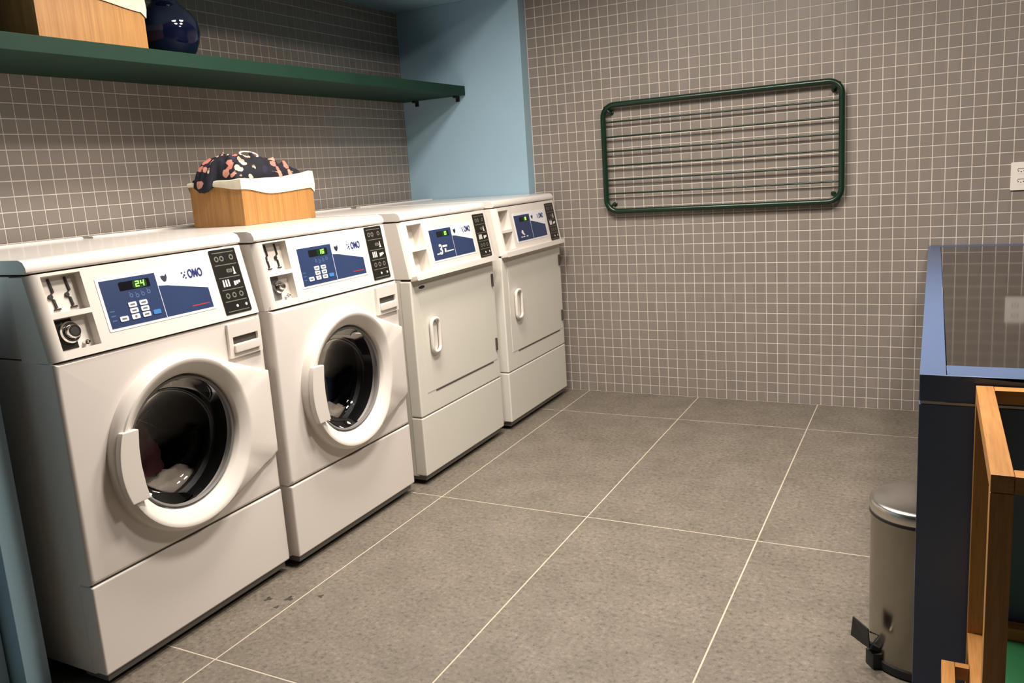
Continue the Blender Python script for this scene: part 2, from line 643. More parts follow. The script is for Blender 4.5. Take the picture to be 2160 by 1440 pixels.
def text_mesh(name, body, fn, y0, s0, size, mat, parent, h=0.0015, bold=0.0, squash=1.0):
    cu = bpy.data.curves.new('lettering', 'FONT')
    cu.body = body
    cu.size = 1.0
    cu.offset = bold
    tmp = bpy.data.objects.new('lettering', cu)
    COL.objects.link(tmp)
    dg = bpy.context.evaluated_depsgraph_get()
    me = bpy.data.meshes.new_from_object(tmp.evaluated_get(dg))
    bpy.data.objects.remove(tmp)
    for v in me.vertices:
        v.co = fn(y0 + v.co.x * size * squash, s0 + v.co.y * size, h)
    me.materials.clear()
    me.materials.append(M[mat])
    me.name = name
    return obj(name, me, parent)


def stuff(o):
    o['kind'] = 'stuff'
    return o


def disc(b, fn, y, s, r, h0, h1, n=14, ry=None):
    b.prism([(y + r * math.cos(2 * math.pi * k / n), s + (ry or r) * math.sin(2 * math.pi * k / n)) for k in range(n)], fn, h0, h1)


def ring(b, fn, y, s, r0, r1, h, n=14):
    vs = []
    for r in (r0, r1):
        vs += [fn(y + r * math.cos(2 * math.pi * k / n), s + r * math.sin(2 * math.pi * k / n), h) for k in range(n)]
    b.add(vs, [(k, (k + 1) % n, n + (k + 1) % n, n + k) for k in range(n)])


def control_panel(root, c, shown, washer):
    """white membrane with a blue field, display, keys, marks; the black instruction plate beside it"""
    fr = MB()
    fr.prism(rrect(0.165, 0.522, 0.040, 0.180, 0.004, 2), c, -0.002, 0.0010)
    pan = fr.build('control_panel', 'membrane_white', root, smooth=False)
    MB().prism([(0.174, 0.047), (0.344, 0.047), (0.344, 0.170), (0.174, 0.170)], c, 0.001, 0.0018).build('blue_field', 'membrane_blue', pan, smooth=False)
    MB().prism([(0.3458, 0.047), (0.511, 0.047), (0.511, 0.104), (0.47, 0.112), (0.41, 0.124), (0.375, 0.131), (0.3458, 0.134)], c, 0.001, 0.0016).build('blue_field', 'membrane_blue', pan, smooth=False)
    MB().prism([(0.344, 0.045), (0.3458, 0.045), (0.3458, 0.170), (0.344, 0.170)], c, 0.001, 0.0021).build('divider_line', 'button_white', pan, smooth=False)
    MB().prism(rrect(0.227, 0.322, 0.1375, 0.1600, 0.003, 2), c, 0.0012, 0.0024).build('display', 'display_black', pan, smooth=False)
    MB().prism(rrect(0.268, 0.312, 0.1385, 0.1590, 0.006, 3), c, 0.0014, 0.0026).build('display_glow', 'display_glow', pan, smooth=False)
    b = MB()
    digits(b, lambda y, s, h: c(y, s, h + 0.0026), shown, 0.276 if len(shown) == 2 else 0.286, 0.1415, 0.0115 if len(shown) == 2 else 0.0150, 0.0155, 0.0045, 0.0006)
    stuff(b.build('digits', 'digit_green', pan, smooth=False))
    if washer:
        for (y, s) in ((0.2505, 0.0985), (0.2845, 0.0985), (0.2505, 0.0825), (0.2845, 0.0825), (0.2150, 0.0665), (0.2505, 0.0665), (0.2845, 0.0665)):
            k = MB().prism(rrect(y - 0.0125, y + 0.0125, s - 0.0066, s + 0.0066, 0.003, 2), c, 0.0015, 0.0034).build('button', 'button_white', pan, smooth=False)
        k = MB().prism(rrect(0.306, 0.330, 0.061, 0.073, 0.003, 2), c, 0.0015, 0.0034).build('button', 'button_blue', pan, smooth=False)
        k['label'] = 'light blue key'
        b = MB()      # grey legends printed on the keys, faint pictograms under the display
        for (y, s) in ((0.2505, 0.0985), (0.2845, 0.0985), (0.2505, 0.0825), (0.2845, 0.0825), (0.2150, 0.0665), (0.2845, 0.0665)):
            b.prism([(y - 0.007, s - 0.002), (y + 0.007, s - 0.002), (y + 0.007, s + 0.002), (y - 0.007, s + 0.002)], c, 0.0032, 0.0036)
        disc(b, c, 0.2505, 0.0665, 0.0035, 0.0032, 0.0036, 8)
        stuff(b.build('key_legend', 'print_grey', pan, smooth=False))
        b = MB()
        for k, (y, s) in enumerate(((0.256, 0.122), (0.274, 0.119), (0.292, 0.121), (0.311, 0.124))):
            ring(b, c, y, s, 0.003, 0.0058, 0.0020)
            disc(b, c, y - 0.004, s + 0.0075, 0.0018, 0.0018, 0.0021, 8)
        for s in (0.090, 0.078, 0.066):
            b.prism([(0.180, s - .0015), (0.194, s - .0015), (0.194, s + .0015), (0.180, s + .0015)], c, 0.0017, 0.0020)
        stuff(b.build('pictograms', 'print_faint', pan, smooth=False))
        b = MB()
        b.prism([(0.438, 0.0595), (0.500, 0.0595), (0.500, 0.0625), (0.438, 0.0625)], c, 0.0014, 0.0019)
        b.build('red_legend', 'print_red', pan, smooth=False)
    else:
        b = MB()
        if shown == '0':
            text_mesh('numeral', '3', c, 0.222, 0.068, 0.056, 'print_pale', pan, 0.0022, 0.035)
            b.prism([(0.252, 0.094), (0.288, 0.094), (0.288, 0.102), (0.252, 0.102)], c, 0.0018, 0.0022)
            b.prism([(0.262, 0.072), (0.274, 0.072), (0.276, 0.088), (0.264, 0.088)], c, 0.0018, 0.0022)
            b.prism([(0.278, 0.072), (0.334, 0.074), (0.334, 0.078), (0.278, 0.077)], c, 0.0018, 0.0022)
            b.prism([(0.200, 0.068), (0.232, 0.068), (0.232, 0.073), (0.200, 0.073)], c, 0.0018, 0.0022)
        else:
            b.prism([(0.222, 0.086), (0.232, 0.098), (0.242, 0.094), (0.246, 0.082), (0.258, 0.072), (0.244, 0.072), (0.232, 0.078)], c, 0.0018, 0.0022)
            for yy, ww in ((0.210, 0.016), (0.234, 0.018), (0.270, 0.016)):
                b.prism([(yy, 0.062), (yy + ww, 0.062), (yy + ww, 0.067), (yy, 0.067)], c, 0.0018, 0.0022)
        stuff(b.build('white_legend', 'print_pale', pan, smooth=False))
    # dark crest, and the brand mark with its splash
    b = MB()
    b.prism([(0.363, 0.150), (0.369, 0.142), (0.376, 0.143), (0.381, 0.152), (0.381, 0.163), (0.374, 0.157), (0.368, 0.159), (0.361, 0.158)], c, 0.0012, 0.0020)
    b.build('crest', 'print_dark', pan, smooth=False)
    text_mesh('lettering', 'OMO', c, 0.4525, 0.1405, 0.0330, 'print_navy', pan, 0.0022, 0.030, 0.66)
    b = MB()
    for y, s, r in ((0.434, 0.157, 0.0028), (0.441, 0.150, 0.0034), (0.436, 0.145, 0.0024), (0.444, 0.1415, 0.0026), (0.4455, 0.158, 0.002)):
        disc(b, c, y, s, r, 0.0012, 0.0019, 8)
    stuff(b.build('splash_mark', 'print_navy', pan, smooth=False))
    # black instruction plate
    pl = MB().prism(rrect(0.548, 0.650, 0.013, 0.206, 0.004, 3), c, -0.002, 0.0022).build('instruction_plate', 'black_panel', root, smooth=False)
    b = MB()
    for s in (0.196, 0.159, 0.121, 0.085, 0.050, 0.020):
        b.prism([(0.557, s - .0012), (0.641, s - .0012), (0.641, s + .0012), (0.557, s + .0012)], c, 0.002, 0.0027)
    for (y, s) in ((0.569, 0.178), (0.589, 0.178), (0.627, 0.179), (0.573, 0.067), (0.598, 0.067), (0.626, 0.067)):
        ring(b, c, y, s, 0.0045, 0.0085, 0.0027)
    for y in (0.600, 0.606, 0.612):
        disc(b, c, y, 0.140, 0.006, 0.002, 0.0026, 8)
    stuff(b.build('pictograms', 'print_grey', pl, smooth=False))
    b = MB()
    for k in range(3):
        y = 0.567 + 0.010 * k
        b.prism([(y, 0.094), (y + .007, 0.094), (y + .0062, 0.115), (y + .0012, 0.115)], c, 0.002, 0.0028)
    for k in range(3):
        y = 0.610 + 0.009 * k
        b.prism([(y, 0.094 + 0.003 * k), (y + .007, 0.094 + 0.003 * k), (y + .007, 0.107 + .0005 * k), (y, 0.107 + .0005 * k)], c, 0.002, 0.0028)
    b.prism([(0.618, 0.128), (0.630, 0.128), (0.627, 0.133), (0.625, 0.150), (0.622, 0.150), (0.621, 0.133)], c, 0.002, 0.0028)
    disc(b, c, 0.598, 0.034, 0.0045, 0.002, 0.0028, 8)
    disc(b, c, 0.634, 0.034, 0.0045, 0.002, 0.0028, 8)
    stuff(b.build('pictograms', 'print_pale', pl, smooth=False))


def shell(root, c, white, lip, front_z1):
    """cabinet, lower panel, top, feet: shared by washers and dryers"""
    cab = MB()
    cab.box(-MD, -0.045, 0.001, 0.010, 0.035, front_z1 + 0.004)
    cab.box(-MD, -0.045, MW - 0.010, MW - 0.001, 0.035, front_z1 + 0.004)
    cab.box(-MD, -MD + 0.01, 0.010, MW - 0.010, 0.035, front_z1 + 0.004)
    cab.box(-MD, -0.045, 0.010, MW - 0.010, 0.035, 0.060)
    cab.box(-MD, -0.115, 0.001, MW - 0.001, front_z1 + 0.006, 1.056)
    cab.build('cabinet', white, root, bevel=0.004)
    MB().box(-0.050, -0.005, 0.005, MW - 0.005, 0.270, 0.290).build('seam_backing', 'gap_dark', root, smooth=False)
    MB().box(-0.050, -0.007, 0.007, MW - 0.007, front_z1 - 0.008, front_z1 + 0.012).build('seam_backing', 'gap_dark', root, smooth=False)
    MB().box(-0.055, 0.0, 0.0, MW, 0.040, 0.2810).build('lower_panel', white, root, bevel=0.006, bseg=3)
    MB().box(-0.10, -0.014, 0.012, MW - 0.012, 0.018, 0.040).build('kick_rail', 'gasket', root, smooth=False)
    k = console_mesh(c, lip).build('console', 'plastic', root, flat=True, angle=50)
    # top: a flat lid with a rolled front and a low lip along its back
    xt = c(0, c.L, 0)[0]
    prof = [(-MD, 1.060), (xt - 0.012, 1.060), (xt - 0.002, 1.064), (xt - 0.002, 1.076), (xt - 0.010, 1.089), (xt - 0.026, 1.095), (-MD + 0.034, 1.095), (-MD + 0.028, 1.102), (-MD + 0.004, 1.102), (-MD, 1.098)]
    MB().prism(prof, lambda a, bb, h: (a, h, bb), 0.0, MW).build('top', 'top_enamel', root, bevel=0.003, angle=40)
    for x in (-0.72, -0.09):
        for y in (0.06, MW - 0.06):
            MB().lathe([(0.022, 0.0), (0.024, 0.006), (0.014, 0.010), (0.012, 0.036)], lambda a, bb, h, x=x, y=y: (x + a, y + bb, h), 14, True, True).build('foot', 'black_rubber', root)


def coin_slots(root, c, washer, kind):
    y0, y1 = ALC['y0'], ALC['y1']
    h = -0.0256 if washer else -0.0496
    if washer:
        for yb, sc in ((0.062, 1.0), (0.106, 0.92)):
            b = MB()
            pts = [(0.000, 0.200), (0.003, 0.176), (0.004, 0.166), (-0.006, 0.160), (-0.006, 0.152), (0.000, 0.148), (0.002, 0.128)]
            w = 0.0028 * sc
            poly = [(yb + a - w, s) for a, s in pts] + [(yb + a + w, s) for a, s in reversed(pts)]
            b.prism(poly, c, h, h + 0.0035)
            disc(b, c, yb - 0.006, 0.156, 0.0062 * sc, h, h + 0.004)
            b.prism([(yb - 0.006, 0.122), (yb + 0.012, 0.122), (yb + 0.011, 0.126), (yb - 0.005, 0.126)], c, h, h + 0.004)
            b.build('coin_slot', 'slot_dark', root, smooth=False)
        MB().prism([(y0 + 0.004, 0.024), (0.090, 0.024), (0.090, 0.098), (y0 + 0.004, 0.098)], c, h, h + 0.0015).build('lock_plate', 'black_panel' if kind == 'big' else 'gasket', root, smooth=False)
        yc, sc, r = (0.074, 0.064, 0.027) if kind == 'big' else (0.080, 0.064, 0.020)
        b = MB()
        b.lathe([(r, 0.0), (r, 0.010), (r - 0.003, 0.014), (r - 0.008, 0.014), (r - 0.010, 0.010), (r - 0.010, 0.026), (r - 0.012, 0.029), (r - 0.016, 0.029)],
                lambda a, bb, hh: c(yc + a, sc + bb, h + hh), 24)
        lk = b.build('lock', 'chrome', root)
        MB().lathe([(r - 0.0158, 0.0), (r - 0.0158, 0.0285)], lambda a, bb, hh: c(yc + a, sc + bb, h + hh), 18, True, True).build('lock_core', 'slot_dark', lk)
        b = MB()
        disc(b, c, 0.108, 0.032, 0.006, h, h + 0.012)
        disc(b, c, 0.108, 0.032, 0.003, h, h + 0.020)
        b.build('return_button', 'chrome', root)
    else:
        MB().prism([(y0 + 0.010, 0.160), (y0 + 0.015, 0.158), (y0 + 0.014, 0.200), (y0 + 0.009, 0.200)], c, h, h + 0.003).build('coin_slot', 'gap_dark', root, smooth=False)
        MB().prism([(y0 + 0.054, 0.176), (y0 + 0.058, 0.175), (y0 + 0.057, 0.200), (y0 + 0.053, 0.200)], c, h, h + 0.003).build('coin_slot', 'gap_dark', root, smooth=False)
        MB().prism([(y0 + 0.006, 0.080), (y0 + 0.020, 0.078), (y0 + 0.020, 0.098), (y0 + 0.006, 0.098)], c, h, h + 0.003).build('lock_plate', 'gap_dark', root, smooth=False)


YC, ZC, R_OPEN = 0.338, 0.553, 0.186


def door_outline(a):
    """distance from the door centre to its edge: a circle that flares to the hinge side"""
    R = 0.243
    yr, zt, zb = MW - YC - 0.003, 0.116, -0.150
    dx, dz = math.cos(a), math.sin(a)
    best = R
    # flare polygon: tangent-ish points on the circle and the two corners on the cabinet edge
    at, ab = math.radians(72), math.radians(-62)
    poly = [(R * math.cos(at), R * math.sin(at)), (yr * 0.55, 0.178), (yr, zt), (yr, zb), (R * math.cos(ab), R * math.sin(ab))]
    for (x0, z0), (x1, z1) in zip(poly[:-1], poly[1:]):
        ex, ez = x1 - x0, z1 - z0
        den = dx * ez - dz * ex
        if abs(den) < 1e-9:
            continue
        t = (x0 * ez - z0 * ex) / den
        u = (x0 * dz - z0 * dx) / den
        if t > 0 and -1e-6 <= u <= 1 + 1e-6:
            best = max(best, t)
    return best


def washer_front(root, kind):
    N = 96
    z0, z1 = 0.2830, 0.8480
    # front panel with the round port cut out of it
    b = MB()
    angs = [2 * math.pi * k / N for k in range(N)]
    for y, z in ((0, z0), (MW, z0), (MW, z1), (0, z1)):
        angs.append(math.atan2(z - ZC, y - YC) % (2 * math.pi))
    angs = sorted(set(round(a, 6) for a in angs))
    n = len(angs)

    def edge(a, inset):
        dx, dz = math.cos(a), math.sin(a)
        ts = []
        if dx > 1e-9: ts.append((MW - inset - YC) / dx)
        if dx < -1e-9: ts.append((inset - YC) / dx)
        if dz > 1e-9: ts.append((z1 - inset - ZC) / dz)
        if dz < -1e-9: ts.append((z0 + inset - ZC) / dz)
        t = min(ts)
        return YC + dx * t, ZC + dz * t
    rows = []
    rows.append([(-0.03, YC + R_OPEN * math.cos(a), ZC + R_OPEN * math.sin(a)) for a in angs])
    rows.append([(0.0, YC + R_OPEN * math.cos(a), ZC + R_OPEN * math.sin(a)) for a in angs])
    rows.append([(0.0,) + edge(a, 0.012) for a in angs])
    rows.append([(-0.003,) + edge(a, 0.004) for a in angs])
    rows.append([(-0.012,) + edge(a, 0.0) for a in angs])
    rows.append([(-0.055,) + edge(a, 0.0) for a in angs])
    vs = [p for r in rows for p in r]
    fs = []
    for i in range(len(rows) - 1):
        for k in range(n):
            k2 = (k + 1) % n
            fs.append((i * n + k, i * n + k2, (i + 1) * n + k2, (i + 1) * n + k))
    b.add(vs, fs).build('front_panel', 'enamel', root, flat=True, angle=50)
    # door frame: the raised ring, flaring out to the hinge side
    b = MB()
    rows = [[] for _ in range(10)]
    for k in range(N):
        a = 2 * math.pi * k / N
        Ro = door_outline(a)
        fl = min(1.0, max(0.0, (Ro - 0.243) / 0.09))
        hx = 0.036 * (1 - fl) + 0.013 * fl
        prof = [(Ro, 0.0), (Ro, hx * 0.55), (Ro - 0.004, hx * 0.85), (Ro - 0.012, hx),
                (0.2300, 0.0415 - 0.011 * fl), (0.2245, 0.0420 - 0.010 * fl), (0.2170, 0.0385 - 0.008 * fl), (0.1915, 0.0180), (0.1880, 0.0140), (R_OPEN - 0.001, -0.004)]
        for i, (r, x) in enumerate(prof):
            rows[i].append((x, YC + r * math.cos(a), ZC + r * math.sin(a)))
    vs = [p for r in rows for p in r]
    fs = []
    for i in range(len(rows) - 1):
        for k in range(N):
            k2 = (k + 1) % N
            fs.append((i * N + k, i * N + k2, (i + 1) * N + k2, (i + 1) * N + k))
    door = b.add(vs, fs).build('door', 'plastic', root, angle=42)
    # pull tab: flat plate over the ring on the side away from the hinge
    poly = []
    for k in range(15):
        a = math.radians(157 + (203 - 157) * k / 14)
        poly.append((0.2415 * math.cos(a), 0.2415 * math.sin(a)))
    poly += [(-0.168, -0.094), (-0.176, -0.055), (-0.181, 0.0), (-0.180, 0.045), (-0.174, 0.092)]
    MB().prism(poly, lambda y, z, h: (h, YC + y, ZC + z), 0.030, 0.049).build('door_handle', 'plastic', door, bevel=0.003)
    # bowl-shaped glass, rubber boot, drum
    yz = lambda a, bb, h: (h, YC + a, ZC + bb)
    MB().lathe([(R_OPEN - 0.004, 0.004), (0.176, -0.014), (0.164, -0.050), (0.150, -0.078), (0.128, -0.094), (0.090, -0.103), (0.045, -0.108), (0.004, -0.110)], yz, 56, False, True).build('door_glass', 'glass', door, angle=80)
    MB().lathe([(R_OPEN - 0.002, -0.002), (R_OPEN - 0.008, 0.006), (R_OPEN - 0.013, 0.002), (R_OPEN - 0.011, -0.010)], yz, 56).build('door_seal', 'gasket', door)
    MB().lathe([(R_OPEN + 0.001, -0.030), (R_OPEN + 0.004, -0.085), (0.178, -0.095), (0.182, -0.115), (0.235, -0.125), (0.250, -0.150), (0.250, -0.520), (0.02, -0.530)], yz, 40, False, True).build('drum', 'drum_dark', root)
    for k in range(3):
        a = math.radians(100 + 120 * k)
        ca, sa = math.cos(a), math.sin(a)
        P = lambda u, v, h, ca=ca, sa=sa: (h, YC + (0.25 - v) * ca - u * sa, ZC + (0.25 - v) * sa + u * ca)
        MB().prism([(-0.045, 0.002), (0.045, 0.002), (0.018, 0.06), (-0.018, 0.06)], P, -0.50, -0.16).build('drum_paddle', 'drum_dark', root)
    # detergent drawer, top right
    cy0, cy1, cz0, cz1 = 0.537, 0.668, 0.738, 0.838
    dr = MB()
    sy0, sy1, sz0, sz1 = cy0 + 0.016, cy1 - 0.014, 0.776, 0.798
    ysx = [cy0, sy0, sy1, cy1]
    zsx = [cz0, sz0, sz1, cz1]
    vs = [(0.0100, y, z) for z in zsx for y in ysx]
    fs = []
    for i in range(3):
        for j in range(3):
            if i == 1 and j == 1:
                continue
            fs.append((i * 4 + j, i * 4 + j + 1, (i + 1) * 4 + j + 1, (i + 1) * 4 + j))
    dr.add(vs, fs)
    q = [(sy0, sz0), (sy1, sz0), (sy1, sz1), (sy0, sz1)]
    dr.add([(0.0100, y, z) for y, z in q] + [(0.0003, y, z) for y, z in q], [(k, (k + 1) % 4, 4 + (k + 1) % 4, 4 + k) for k in range(4)] + [(4, 5, 6, 7)])
    q = [(cy0, cz0), (cy1, cz0), (cy1, cz1), (cy0, cz1)]
    dr.add([(0.0100, y, z) for y, z in q] + [(0.0, y, z) for y, z in q], [(k, (k + 1) % 4, 4 + (k + 1) % 4, 4 + k) for k in range(4)])
    dw = dr.build('detergent_drawer', 'plastic', root, bevel=0.0015)
    MB().box(0.0004, 0.0018, sy0 + 0.0005, sy1 - 0.0005, sz0 + 0.0005, sz1 - 0.0005).build('slot_shade', 'gap_dark', dw, smooth=False)  # dark plate added as the shade inside the grip recess
    MB().prism(rrect(sy0 - 0.001, sy1 + 0.002, 0.752, 0.777, 0.006, 3), lambda y, z, h: (h, y, z), 0.008, 0.018).build('drawer_pull', 'plastic', dw, bevel=0.003)


def dryer_front(root):
    z0, z1 = 0.2830, 0.8300
    MB().box(-0.055, 0.0, 0.0, MW, z0, z1).build('front_panel', 'dryer_enamel', root, bevel=0.007, bseg=3)
    door = MB().box(-0.004, 0.0016, 0.055, MW - 0.022, 0.372, z1 - 0.018).build('door', 'dryer_enamel', root, bevel=0.0012)
    MB().box(0.0, 0.0012, 0.118, MW - 0.062, 0.3645, 0.3695).build('door_gap', 'gap_dark', door, smooth=False)
    yc, zc = 0.131, 0.595
    path = [(0.013, yc + a, zc + b) for a, b in rrect(-0.029, 0.029, -0.067, 0.067, 0.022, 5)]
    h = MB().tube(path, 0.0075, 10, True)
    h.build('handle', 'plastic', door, angle=60)
    MB().prism(rrect(yc - 0.024, yc + 0.024, zc - 0.062, zc + 0.062, 0.02, 4), lambda y, z, hh: (hh, y, z), 0.0, 0.0052).build('handle_cup', 'dryer_enamel', door)
    for zz in (0.712, 0.415):
        MB().box(0.0, 0.010, MW - 0.034, MW - 0.024, zz, zz + 0.058).build('hinge', 'gap_dark', door, bevel=0.002)


MACHINES = []


def machine(name, label, cat, loc, shown, washer, xb, xt, kind='big'):
    root = thing(name, label, cat, loc)
    zb = 0.852 if washer else 0.842
    c = Console(xb, zb, xt, 1.058)
    white = 'enamel' if washer else 'dryer_enamel'
    shell(root, c, white, not washer, 0.848 if washer else 0.832)
    if washer:
        washer_front(root, kind)
    else:
        dryer_front(root)
    coin_slots(root, c, washer, kind)
    control_panel(root, c, shown, washer)
    MACHINES.append(root)
    return root


machine('washing_machine', 'white front-loading washing machine nearest the viewer, green display reading 24', 'washing machine',
        (-0.095, -2.972, 0), '24', True, 0.004, -0.043, 'big')
machine('washing_machine', 'white front-loading washing machine under the bamboo box, green display reading 16', 'washing machine',
        (-0.070, -2.270, 0), '16', True, 0.000, -0.030, 'small')
d1 = machine('tumble_dryer', 'white tumble dryer with solid door, standing next to a washing machine', 'dryer',
             (-0.055, -1.516, 0), '0', False, 0.018, -0.020)
machine('tumble_dryer', 'white tumble dryer with solid door, in the corner against the tiled back wall', 'dryer',
        (-0.042, -0.773, 0), '8', False, 0.018, -0.020)
MB().lathe([(0.022, 0.0), (0.021, 0.002), (0.002, 0.0028)], lambda a, b, h: (h, 0.075 + a, 0.798 + b * 0.3), 20, False, True).build('badge', 'print_dark', d1)


# laundry seen through the two round doors
def cloth_heap(name, mat, label, loc, size, seed, cat='laundry'):
    b = MB()
    n, m = 26, 14
    vs, fs = [], []
    for i in range(m + 1):
        for k in range(n):
            a = 2 * math.pi * k / n
            t = math.pi / 2 * i / m
            q = Vector((math.cos(a) * math.cos(t), math.sin(a) * math.cos(t), math.sin(t)))
            w = 1 + 0.28 * noise.noise(q * 2.4 + Vector((seed, 0, 0))) + 0.12 * noise.noise(q * 6 + Vector((0, seed, 0)))
            vs.append((q.x * size[0] * w, q.y * size[1] * w, q.z * size[2] * w))
    for i in range(m):
        for k in range(n):
            k2 = (k + 1) % n
            fs.append((i * n + k, i * n + k2, (i + 1) * n + k2, (i + 1) * n + k))
    fs.append(tuple(range(n - 1, -1, -1)))
    b.add(vs, fs)
    o = b.build(name, mat, angle=75)
    o.location = loc
    tag(o, label, cat)
    return o


for root, tagtxt in ((MACHINES[0], 'nearest'), (MACHINES[1], 'second')):
    x, y, z = root.location
    cloth_heap('cream_laundry', 'laundry_cream', 'cream laundry at the bottom of the drum of the %s washing machine' % tagtxt,
               (x - 0.158, y + YC + 0.015, ZC - 0.185), (0.036, 0.148, 0.068), 3.1 + y)
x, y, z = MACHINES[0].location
cloth_heap('red_reflection', 'reflection_red', 'dark red reflection in the door glass of the nearest washing machine, added as a solid shape',
           (x - 0.160, y + YC - 0.010, ZC - 0.110), (0.030, 0.050, 0.115), 1.7)  # added heap standing in for the red sign reflection on the glass

# ------------------------------------------------------------------ shelf and what stands on it
sh = thing('wall_shelf', 'long dark green shelf on the tiled wall above the machines', 'shelf', (0, 0, 0))
SH0, SH1 = 1.645, 1.693
MB().box(X_LEFT + 0.004, -0.550, -3.02, PIL_Y - 0.004, SH0, SH1).build('board', 'shelf_green', sh, bevel=0.002)
for x, y in ((-0.865, -0.115), (-0.600, -0.115)):
    b = MB()
    b.box(x - 0.010, x + 0.010, y - 0.006, PIL_Y, SH0 - 0.010, SH0)
    b.box(x - 0.010, x + 0.010, PIL_Y - 0.008, PIL_Y - 0.0005, SH0 - 0.030, SH0 - 0.008)
    b.build('bracket', 'bracket_black', sh)


def bamboo_box(loc, label, seed, dip_x, dip_side):
    """open bamboo box with a cream cloth liner folded over its rim; sizes in x, y, z"""
    LX, LY, LZ, T = 0.255, 0.385, 0.150, 0.010
    r = thing('bamboo_box', label, 'box', loc, 'bamboo boxes with cream liners')
    MB().box(LX - T, LX, 0, LY, 0, LZ).build('side_panel', 'bamboo', r, bevel=0.0012)
    MB().box(0, T, 0, LY, 0, LZ).build('side_panel', 'bamboo', r, bevel=0.0012)
    MB().box(T, LX - T, 0, T, 0, LZ).build('side_panel', 'bamboo', r, bevel=0.0012)
    MB().box(T, LX - T, LY - T, LY, 0, LZ).build('side_panel', 'bamboo', r, bevel=0.0012)
    MB().box(T, LX - T, T, LY - T, 0.002, 0.010).build('base', 'bamboo', r, smooth=False)
    # liner: outside skirt, rolled rim, inside drop
    per = []
    nx, ny = 14, 26
    for k in range(nx): per.append((LX * k / nx, 0.0, 's', k / nx))
    for k in range(ny): per.append((LX, LY * k / ny, 'f', k / ny))
    for k in range(nx): per.append((LX - LX * k / nx, LY, 'n', k / nx))
    for k in range(ny): per.append((0.0, LY - LY * k / ny, 'b', k / ny))
    b = MB()
    n = len(per)
    rows = [[] for _ in range(9)]
    for x, y, side, t in per:
        drop = {'f': dip_x(t), 's': dip_side(t), 'n': 0.05, 'b': 0.05}[side]
        cx, cy = LX / 2, LY / 2
        w = noise.noise(Vector((x * 9 + seed, y * 9, 0))) * 0.006
        ox = (1 if x > cx else -1) * 0.004 if side in 'fb' or x in (0, LX) else 0
        oy = (1 if y > cy else -1) * 0.004 if side in 'sn' or y in (0, LY) else 0
        sx, sy = (x - cx) / cx, (y - cy) / cy
        top = LZ + 0.012 + w + 0.016 * max(0, sx) * max(0, sy) ** 2
        for i, (f, e) in enumerate(((0, 1.0), (0.34, 1.6), (0.7, 1.3), (1.0, 0.9))):
            z = (LZ - drop) * (1 - f) + top * f
            rows[i].append((x + ox * e, y + oy * e, z))
        inx, iny = x - sx * (T + 0.006), y - sy * (T + 0.006)
        rows[4].append(((x + inx) / 2, (y + iny) / 2, top + 0.003))
        rows[5].append((inx, iny, top - 0.004))
        rows[6].append((inx - sx * 0.002, iny - sy * 0.002, LZ * 0.5))
        rows[7].append((inx - sx * 0.004, iny - sy * 0.004, 0.018))
        rows[8].append((inx - sx * 0.08, iny - sy * 0.08, 0.016))
    vs = [p for q in rows for p in q]
    fs = [(i * n + k, i * n + (k + 1) % n, (i + 1) * n + (k + 1) % n, (i + 1) * n + k) for i in range(8) for k in range(n)]
    fs.append(tuple(8 * n + k for k in range(n)))
    b.add(vs, fs).build('liner', 'liner', r, angle=60)
    return r


def interp(pts):
    def f(t):
        for (a, va), (bq, vb) in zip(pts[:-1], pts[1:]):
            if t <= bq:
                u = (t - a) / (bq - a)
                u = u * u * (3 - 2 * u)
                return va + (vb - va) * u
        return pts[-1][1]
    return f


BOX1 = (-0.700, -1.945, 1.0955)
bamboo_box(BOX1, 'bamboo box with folded cream liner and floral cloth, standing on a washing machine', 1.0,
           interp([(0, 0.022), (0.40, 0.044), (1.0, 0.034)]), interp([(0, 0.002), (0.35, 0.004), (1.0, 0.022)]))
bamboo_box((-0.835, -2.530, SH1 + 0.0005), 'bamboo box with cream liner on the green shelf beside the blue vase', 5.0,
           interp([(0, 0.004), (0.45, 0.012), (1.0, 0.034)]), interp([(0, 0.01), (1, 0.01)]))

vz = SH1 + 0.0005
prof = [(0.052, 0.0), (0.066, 0.004), (0.090, 0.030), (0.106, 0.065), (0.111, 0.100), (0.106, 0.135), (0.090, 0.165), (0.066, 0.186), (0.048, 0.200), (0.042, 0.215), (0.042, 0.240), (0.052, 0.256), (0.056, 0.262), (0.050, 0.262), (0.037, 0.244), (0.036, 0.215), (0.06, 0.18), (0.09, 0.13), (0.09, 0.06), (0.04, 0.01)]
v = MB().lathe(prof, XYZ, 44, True, True).build('vase', 'glaze_blue', angle=70)
v.location = (-0.735, -1.915, vz)
tag(v, 'round glossy dark blue vase on the green shelf', 'vase')
prof = [(0.060, 0.0), (0.085, 0.02), (0.100, 0.08), (0.098, 0.16), (0.080, 0.23), (0.075, 0.26), (0.080, 0.27), (0.070, 0.27), (0.066, 0.25), (0.085, 0.16), (0.08, 0.05)]
v = MB().lathe(prof, XYZ, 36, True, True).build('pot', 'glaze_black', angle=70)
v.location = (-0.745, -2.690, vz)
tag(v, 'black pot on the green shelf, at the picture edge beside the bamboo box', 'pot')

